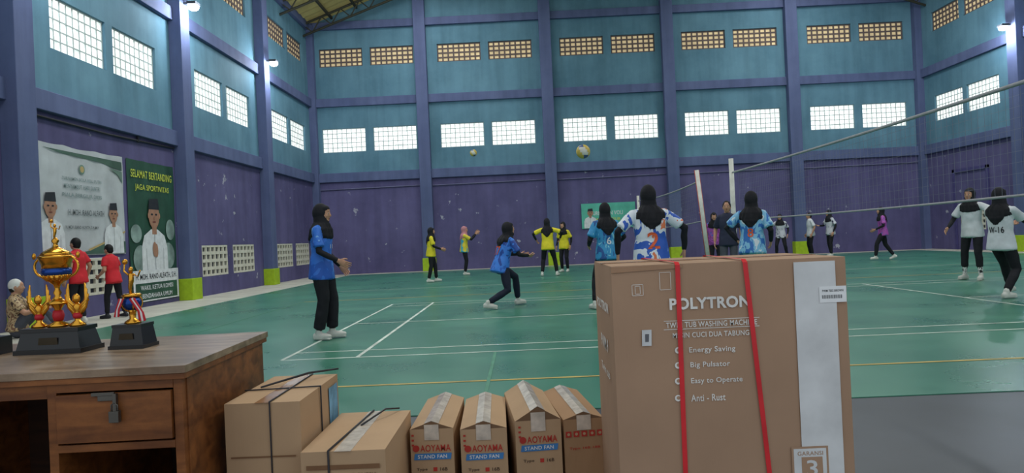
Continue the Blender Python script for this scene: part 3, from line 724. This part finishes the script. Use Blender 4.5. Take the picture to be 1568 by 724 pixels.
mb.poly(a+Vector((0, -.0015, 0)), X3, Z3, [(-.055, -.06), (.053, -.06), (.053, .038), (-.055, .038)], lab)
mb.text('GARANSI', a+Vector((0, -.002, .022)), X3, Z3, .085, .014, card); mb.poly(a+Vector((0, -.002, 0)), X3, Z3, [(-.03, -.06), (.04, -.06), (.04, .01), (-.03, .01)], card); mb.text('3', a+Vector((.004, -.0028, -.028)), X3, Z3, .036, .055, lab)
a = F(1274, 450); mb.poly(a+Vector((0, -.0015, 0)), X3, Z3, [(-.045, -.027), (.045, -.027), (.045, .027), (-.045, .027)], M('sticker_white', (240, 240, 240), .4))
for i in range(26):
    x = -.036+i*.0026; mb.poly(a+Vector((0, -.0022, 0)), X3, Z3, [(x, -.014), (x+.0008+.0008*(i % 3 == 0), -.014), (x+.0008+.0008*(i % 3 == 0), -.002), (x, -.002)], bdk)
mb.text('PWM 7502 BROWN', a+Vector((0, -.0022, .012)), X3, Z3, .07, .008, bdk)
a = F(990, 517); mb.poly(a, X3, Z3, [(-.017, -.027), (.015, -.027), (.017, .027), (-.015, .027)], lab); mb.poly(a-Vector((0, .001, 0)), X3, Z3, [(-.006, -.013), (.006, -.013), (.008, .013), (-.005, .013)], M('ink_grey', (110, 110, 115), .7))
def outline(a, w, h, t=.0014, m=pw):
    for x0, x1, y0, y1 in ((-w, w, h-t, h), (-w, w, -h, -h+t), (-w, -w+t, -h, h), (w-t, w, -h, h)): mb.poly(a, X3, Z3, [(x0, y0), (x1, y0), (x1, y1), (x0, y1)], m)
outline(F(1018, 430), .019, .030); outline(F(976, 444), .019, .019); outline(F(976, 444), .009, .014)
uL, vL = (0, -1, 0), (0, 0, 1)
mb.text('POLYTRON', (-Wb/2-.005, 0, .86), uL, vL, .36, .035, pw); mb.text('PWM 9', (-Wb/2-.005, -.02, .72), uL, vL, .22, .05, pw); mb.text('Twin tub', (-Wb/2-.005, -.02, .62), uL, vL, .26, .03, pw)
def strap(x_top, x_bot, wd=.016, xb=None):
    th = .0085; y = -Db/2-th; xb = xb if xb is not None else x_top
    q = [Vector((xb, Db/2+th, .02)), Vector((xb, Db/2+th, Hb+.003)), Vector((xb, Db/2-.01, Hb+.006)), Vector((x_top, -Db/2+.01, Hb+.006)), Vector((x_top, y, Hb-.004)), Vector((x_bot, y, .02))]
    for i in range(len(q)-1):
        a, b = q[i], q[i+1]; h = Vector((wd/2, 0, 0)); mb.add([a-h, a+h, b+h, b-h], [(0, 1, 2, 3)], strapR)
s1 = F(1037, 415).x; s1b = F(1049, 724).x; s2 = F(1140, 410).x; s2b = F(1178, 724).x
strap(s1, s1+(s1b-s1)*1.35, xb=s1-.02); strap(s2, s2+(s2b-s2)*1.35, xb=s2+.01)
ob = mb.obj('washing_machine_carton', recenter=False); ob.location = ox

def place(mb, nm, x, y, rot=0):
    ob = mb.obj(nm, recenter=False); ob.location = (x, y, 0); ob.rotation_euler = (0, 0, math.radians(rot)); return ob
itan = M('ink_tan', (130, 94, 66), .8)
mb = MB(); w, d, h = .28, .53, .56; carton(mb, w, d, h, card2, .004)
mb.box(-.026, .026, -d/2-.006, d/2+.006, h, h+.0015, tapeb)
mb.poly((w/2+.006, .1, h-.3), (0, 1, 0), Z3, [(0, 0), (.13, 0), (.13, .27), (0, .27)], M('print_bluegrey', (120, 165, 195), .6, var=.4, scale=14))
x = .03
for a, b in (((x, -d/2-.007, 0), (x, -d/2-.007, h+.004)), ((x, -d/2-.007, h+.004), (x, d/2+.006, h+.004)), ((-w/2-.006, -.05, h+.005), (w/2+.007, -.02, h+.005)), ((w/2+.007, -.02, h+.005), (w/2+.007, -.02, 0))):
    mb.tube([a, b], [.003, .003], strapK, n=6)
mb.tube([(-.1, .0, h+.006), (.05, .15, h+.03), (.14, .28, h+.02)], [.004, .005, .004], strapK, n=6)
mb.box(-w/2-.006, w/2+.006, -d/2-.0065, -d/2-.0055, .2, .215, tapeb)
mb.poly((0, -d/2-.0068, .36), X3, Z3, [(-.12, 0), (.12, 0), (.12, .006), (-.12, .006)], itan)
place(mb, 'cardboard_box', -.985, 2.6+d/2)
mb = MB(); w, d, h = .30, .57, .40; carton(mb, w, d, h, card2, .004)
mb.box(-.03, .03, -d/2-.006, d/2+.006, h, h+.0015, tape)
x = -.04; mb.tube([(x-.01, -d/2-.007, 0), (x-.01, -d/2-.007, h+.004), (x+.03, d/2+.006, h+.005)], [.004]*3, strapK, n=6)
mb.tube([(-.01, .05, h+.004), (.06, .2, h+.03), (.1, .29, h+.01)], [.004]*3, strapK, n=6)
mb.poly((0, -d/2-.006, .345), X3, Z3, [(-.13, -.008), (.13, -.008), (.13, .008), (-.13, .008)], itan)
mb.text('MADE IN INDONESIA', (.02, -d/2-.006, .315), X3, Z3, .2, .016, itan)
place(mb, 'cardboard_box', -.668, 2.5+d/2)

def fanbox(x, y, w, d, h, flap, rot, icons=False):
    global mb
    mb = MB(); carton(mb, w, d, h, card2 if not icons else card3, .002, flap=flap)
    zt = h+flap+.002
    mb.add([(-.03, -d/2, zt-.03*flap/(w/2)), (0, -d/2, zt), (0, d/2, zt), (-.03, d/2, zt-.03*flap/(w/2))], [(0, 1, 2, 3)], tape)
    mb.add([(0, -d/2, zt), (.03, -d/2, zt-.03*flap/(w/2)), (.03, d/2, zt-.03*flap/(w/2)), (0, d/2, zt)], [(0, 1, 2, 3)], tape)
    mb.box(-.03, .03, -d/2-.0045, -d/2-.0035, h-.045, h+flap*.6, tape)
    f = -d/2-.005
    if icons:
        for i in range(5):
            cx = -.066+i*.033; mb.poly((cx, f, h-.06), X3, Z3, [(-.012, -.012), (.012, -.012), (.012, .012), (-.012, .012)], inkr); mb.disc((cx, f-.0006, h-.06), X3, Z3, 0, 0, .006, .006, card2)
        mb.text('Type 16B 18B', (0, f, h-.12), X3, Z3, .13, .012, inkr)
    else:
        mb.disc((0, f, h-.078), X3, Z3, -.066, .0, .014, .014, inkr); mb.text('AOYAMA', (.014, f, h-.078), X3, Z3, .125, .028, inkr)
        mb.poly((0, f, h-.112), X3, Z3, [(-.076, -.013), (.076, -.013), (.08, .013), (-.072, .013)], inkb); mb.text('STAND FAN', (0, f-.0006, h-.112), X3, Z3, .12, .015, pw)
        mb.text('Type', (-.045, f, h-.165), X3, Z3, .045, .014, inkd); mb.poly((.01, f, h-.165), X3, Z3, [(-.008, -.008), (.008, -.008), (.008, .008), (-.008, .008)], inkr); mb.text('16B', (.045, f, h-.165), X3, Z3, .03, .014, inkd)
        for i in range(3): mb.poly((-.085, f, h-.02), X3, Z3, [(.002, -.02*i-.008), (.012, -.02*i-.008), (.012, -.02*i), (.002, -.02*i)], inkr)
    place(mb, 'fan_carton', x, y+d/2, rot)
fanbox(-.41, 2.92, .178, .56, .355, .03, 0)
fanbox(-.205, 2.90, .190, .56, .352, .03, 2)
fanbox(.0, 2.93, .190, .56, .37, .055, 6)
fanbox(.185, 2.96, .170, .56, .36, .028, 7, icons=True)

# ---------------------------------------------------------------- desk
def woodmat(name, c1, c2, rough=.45):
    m = bpy.data.materials.new(name); m.use_nodes = True; nt = m.node_tree; b = nt.nodes['Principled BSDF']; N = nt.nodes.new; L = nt.links.new
    tc = N('ShaderNodeTexCoord'); mp = N('ShaderNodeMapping'); mp.inputs['Scale'].default_value = (1.2, 6, 9); L(tc.outputs['Object'], mp.inputs['Vector'])
    n1 = N('ShaderNodeTexNoise'); n1.inputs['Scale'].default_value = 2.2; n1.inputs['Detail'].default_value = 8; n1.inputs['Distortion'].default_value = .6; L(mp.outputs['Vector'], n1.inputs['Vector'])
    r = N('ShaderNodeValToRGB'); r.color_ramp.elements[0].position = .32; r.color_ramp.elements[1].position = .68; r.color_ramp.elements[0].color = lin(c1)+(1,); r.color_ramp.elements[1].color = lin(c2)+(1,)
    L(n1.outputs['Fac'], r.inputs['Fac'])
    n2 = N('ShaderNodeTexNoise'); n2.inputs['Scale'].default_value = 3.5; n2.inputs['Detail'].default_value = 7; n2.inputs['Roughness'].default_value = .7; L(tc.outputs['Object'], n2.inputs['Vector'])
    r2 = N('ShaderNodeValToRGB'); r2.color_ramp.elements[0].position = .38; r2.color_ramp.elements[1].position = .58; r2.color_ramp.elements[0].color = (.45, .42, .4, 1); r2.color_ramp.elements[1].color = (1, 1, 1, 1)
    L(n2.outputs['Fac'], r2.inputs['Fac']); mx = N('ShaderNodeMix'); mx.data_type = 'RGBA'; mx.blend_type = 'MULTIPLY'; mx.inputs['Factor'].default_value = .6
    L(r.outputs['Color'], mx.inputs['A']); L(r2.outputs['Color'], mx.inputs['B']); L(mx.outputs['Result'], b.inputs['Base Color'])
    b.inputs['Roughness'].default_value = rough; b.inputs['Specular IOR Level'].default_value = .4
    return m
wd1 = woodmat('wood_brown', (108, 60, 28), (160, 98, 50)); wd2 = woodmat('wood_top', (126, 100, 78), (176, 150, 124), .28); wd3 = woodmat('wood_dark', (50, 30, 20), (74, 44, 28), .6)
steelm = M('hasp_steel', (110, 105, 98), .4, metal=.8)
mb = MB(); dx0, dx1, dy0, dy1 = -2.62, -1.16, 2.40, 3.24
mb.box(dx0-.02, dx1+.02, dy0-.02, dy1+.02, .725, .75, wd2)
mb.box(dx0-.015, dx1+.015, dy0-.015, dy1+.015, .705, .7245, wd1)
px0 = -1.605
for a, b in ((px0, dx1), (dx0, dx0+.42)):
    mb.box(a, a+.03, dy0, dy1, .0, .705, wd1); mb.box(b-.03, b, dy0, dy1, .0, .705, wd1)
    mb.box(a+.03, b-.03, dy1-.02, dy1, .0, .705, wd3); mb.box(a+.03, b-.03, dy0, dy1-.02, .10, .12, wd1)
    mb.box(a+.03, b-.03, dy0+.02, dy1-.02, .505, .515, wd3)
    mb.box(a+.03, b-.03, dy0-.002, dy0+.02, .475, .5, wd1); mb.box(a+.03, b-.03, dy0-.002, dy0+.02, .675, .705, wd1)
    mb.box(a+.034, b-.034, dy0-.012, dy0+.008, .508, .668, wd1)
mb.box(dx0+.42, px0, dy0+.01, dy0+.03, .655, .705, wd1); mb.box(dx0+.42, px0, dy1-.02, dy1, .1, .705, wd3)
mb.box(dx1-.005, dx1+.004, dy0+.03, dy0+.07, 0, .705, wd1)
hx = -1.40; mb.box(hx-.03, hx+.03, dy0-.02, dy0-.012, .645, .662, steelm); mb.box(hx-.05, hx+.025, dy0-.022, dy0-.013, .662, .673, steelm)
mb.box(hx+.022, hx+.034, dy0-.028, dy0-.014, .60, .668, steelm); mb.box(hx+.012, hx+.044, dy0-.036, dy0-.018, .575, .612, steelm)
mb.tube([(hx+.018, dy0-.027, .61), (hx+.018, dy0-.027, .632), (hx+.028, dy0-.027, .640), (hx+.038, dy0-.027, .632), (hx+.038, dy0-.027, .61)], [.003]*5, steelm, n=6)
mb.box(px0+.05, px0+.13, dy0+.15, dy0+.4, .12, .27, dk)
piv = Vector((dx1+.02, dy0-.02, 0)); RT = Matrix.Rotation(math.radians(2.6), 3, 'Z'); SH = Vector((.0, -.035, 0))
mb.V = [RT@(v-piv)+piv+SH for v in mb.V]
mb.obj('wooden_desk', bevel=.003)

# ---------------------------------------------------------------- trophies
gold = M('trophy_gold', (222, 160, 60), .22, metal=1, var=.15, scale=30); tblk = M('trophy_base_black', (22, 22, 24), .3, spec=.5); tblu = M('trophy_blue', (36, 72, 150), .25, metal=.6); tred = M('ribbon_red', (190, 40, 50), .5)
plaque = M('trophy_plaque', (60, 52, 40), .3, metal=.6)
def frust(mb, w0, d0, w1, d1, z0, z1, m, cx=0, cy=0):
    vs = [(cx-w0/2, cy-d0/2, z0), (cx+w0/2, cy-d0/2, z0), (cx+w0/2, cy+d0/2, z0), (cx-w0/2, cy+d0/2, z0), (cx-w1/2, cy-d1/2, z1), (cx+w1/2, cy-d1/2, z1), (cx+w1/2, cy+d1/2, z1), (cx-w1/2, cy+d1/2, z1)]
    mb.add(vs, [(3,2,1,0),(4,5,6,7),(0,1,5,4),(1,2,6,5),(2,3,7,6),(3,0,4,7)], m)
def cup(mb, z, s, cx=0, lid=True):
    c = (cx, 0, z)
    mb.lathe([(.035*s, 0), (.036*s, .006*s), (.02*s, .015*s), (.009*s, .03*s), (.014*s, .042*s), (.008*s, .055*s), (.012*s, .07*s), (.03*s, .085*s), (.046*s, .105*s)], c, gold)
    mb.lathe([(.046*s, .105*s), (.049*s, .117*s), (.046*s, .13*s)], c, tblu)
    mb.lathe([(.046*s, .13*s), (.047*s, .145*s), (.056*s, .166*s), (.060*s, .172*s), (.054*s, .176*s)], c, gold)
    for i in range(16):
        a = i*math.pi/8; mb.tube([(cx+.03*s*math.cos(a), .03*s*math.sin(a), z+.085*s), (cx+.0475*s*math.cos(a), .0475*s*math.sin(a), z+.104*s)], [.003*s, .004*s], gold, n=6)
    for q in (-1, 1):
        pts = [(cx+q*(.044+.036*math.sin(math.radians(a)))*s, 0, z+(.135-.036*math.cos(math.radians(a)))*s) for a in range(0, 181, 20)]
        mb.tube(pts, [.0045*s]*len(pts), gold, side=(0, 1, 0), n=8)
        mb.ell((cx+q*.08*s, 0, z+.175*s), (.007*s, .007*s, .012*s), gold, n=8, k=6)
    if lid: mb.lathe([(.052*s, .176*s), (.044*s, .188*s), (.024*s, .20*s), (.010*s, .206*s), (.007*s, .218*s), (.013*s, .228*s), (.005*s, .24*s)], c, gold)
def figure(mb, cx, z, s):
    mb.tube([(cx-.004*s, 0, z), (cx-.006*s, 0, z+.03*s), (cx, 0, z+.055*s), (cx, 0, z+.085*s)], [.006*s, .008*s, .011*s, .012*s], gold, n=8)
    mb.ell((cx, 0, z+.105*s), (.010*s, .010*s, .013*s), gold, n=10, k=8)
    mb.tube([(cx-.012*s, 0, z+.085*s), (cx-.03*s, 0, z+.10*s), (cx-.026*s, 0, z+.13*s)], [.005*s, .004*s, .004*s], gold, n=6)
    mb.tube([(cx+.012*s, 0, z+.085*s), (cx+.03*s, 0, z+.075*s), (cx+.04*s, 0, z+.1*s)], [.005*s, .004*s, .004*s], gold, n=6)
    mb.ell((cx-.024*s, 0, z+.14*s), (.012*s, .012*s, .012*s), gold, n=10, k=8)
def wings(mb, cx, z, s):
    mb.lathe([(.028*s, 0), (.026*s, .008*s), (.010*s, .02*s), (.012*s, .04*s), (.007*s, .055*s), (.016*s, .07*s), (.006*s, .085*s)], (cx, 0, z), gold)
    mb.lathe([(.014*s, 0), (.016*s, .01*s), (.012*s, .02*s)], (cx, 0, z+.028*s), tred)
    for q in (-1, 1):
        for k in range(3):
            pts = [(cx+q*.006*s, 0, z+(.04+.012*k)*s), (cx+q*(.028+.004*k)*s, 0, z+(.07+.012*k)*s), (cx+q*(.043-.006*k)*s, 0, z+(.115+.02*k)*s)]
            mb.tube(pts, [(.004*s, .009*s), (.004*s, .010*s), (.002*s, .003*s)], gold, side=(0, 1, 0), n=8)
    mb.ell((cx, -.004, z+.10*s), (.014*s, .010*s, .018*s), gold)
def big_trophy(x, y):
    mb = MB(); frust(mb, .27, .16, .27, .16, 0, .018, tblk); frust(mb, .255, .145, .225, .12, .018, .085, tblk); frust(mb, .235, .13, .235, .13, .085, .1, tblk)
    mb.poly((0, -.0705, .05), X3, Z3, [(-.04, -.014), (.04, -.014), (.036, .014), (-.036, .014)], plaque)
    wings(mb, -.078, .10, 1.1); wings(mb, .078, .10, 1.1)
    mb.lathe([(.04, 0), (.038, .01), (.016, .02), (.013, .07), (.026, .09), (.030, .1)], (0, 0, .10), gold)
    mb.lathe([(.018, 0), (.022, .02), (.018, .04)], (0, 0, .125), tred)
    cup(mb, .19, 1.12); figure(mb, 0, .45, .55)
    mb.V = [v+Vector((x, y, .7502)) for v in mb.V]; mb.obj('trophy')
def small_trophy(x, y):
    mb = MB(); frust(mb, .145, .12, .145, .12, 0, .014, tblk); frust(mb, .135, .11, .115, .095, .014, .085, tblk); frust(mb, .12, .10, .12, .10, .085, .097, tblk)
    mb.poly((0, -.0555, .05), X3, Z3, [(-.03, -.012), (.03, -.012), (.026, .012), (-.026, .012)], plaque)
    mb.lathe([(.032, 0), (.03, .008), (.012, .02), (.014, .045), (.02, .055)], (0, 0, .097), gold); mb.ell((0, 0, .18), (.036, .036, .034), tblu)
    for a in range(4):
        pts = [(math.cos(a*math.pi/2+.6)*.038*math.sin(math.radians(b)), math.sin(a*math.pi/2+.6)*.038*math.sin(math.radians(b)), .18-.036*math.cos(math.radians(b))) for b in range(0, 181, 20)]
        mb.tube(pts, [.003]*len(pts), gold, n=6)
    mb.lathe([(.034, 0), (.04, .006), (.03, .014)], (0, 0, .205), gold)
    figure(mb, 0, .215, .95)
    for q, m in ((0, tred), (1, lab), (2, tred)):
        mb.tube([(.015+q*.007, -.04, .2), (.05+q*.008, -.045, .15-.005*q), (.058+q*.009, -.05, .11)], [(.006, .0015)]*3, m, side=(1, 0, 0), n=6)
        mb.tube([(-.015-q*.006, -.04, .2), (-.03-q*.006, -.045, .16-.005*q), (-.03-q*.007, -.05, .13)], [(.005, .0015)]*3, m, side=(1, 0, 0), n=6)
    mb.V = [v+Vector((x, y, .7502)) for v in mb.V]; mb.obj('trophy')
big_trophy(-1.885, 2.84); small_trophy(-1.60, 2.87)
mb = MB(); frust(mb, .16, .13, .16, .13, 0, .07, tblk); wings(mb, 0, .07, 1.1); mb.V = [v+Vector((-2.19, 2.82, .7502)) for v in mb.V]; mb.obj('trophy')
print('FACES', sum(len(o.data.polygons) for o in sc.objects if o.type == 'MESH'))
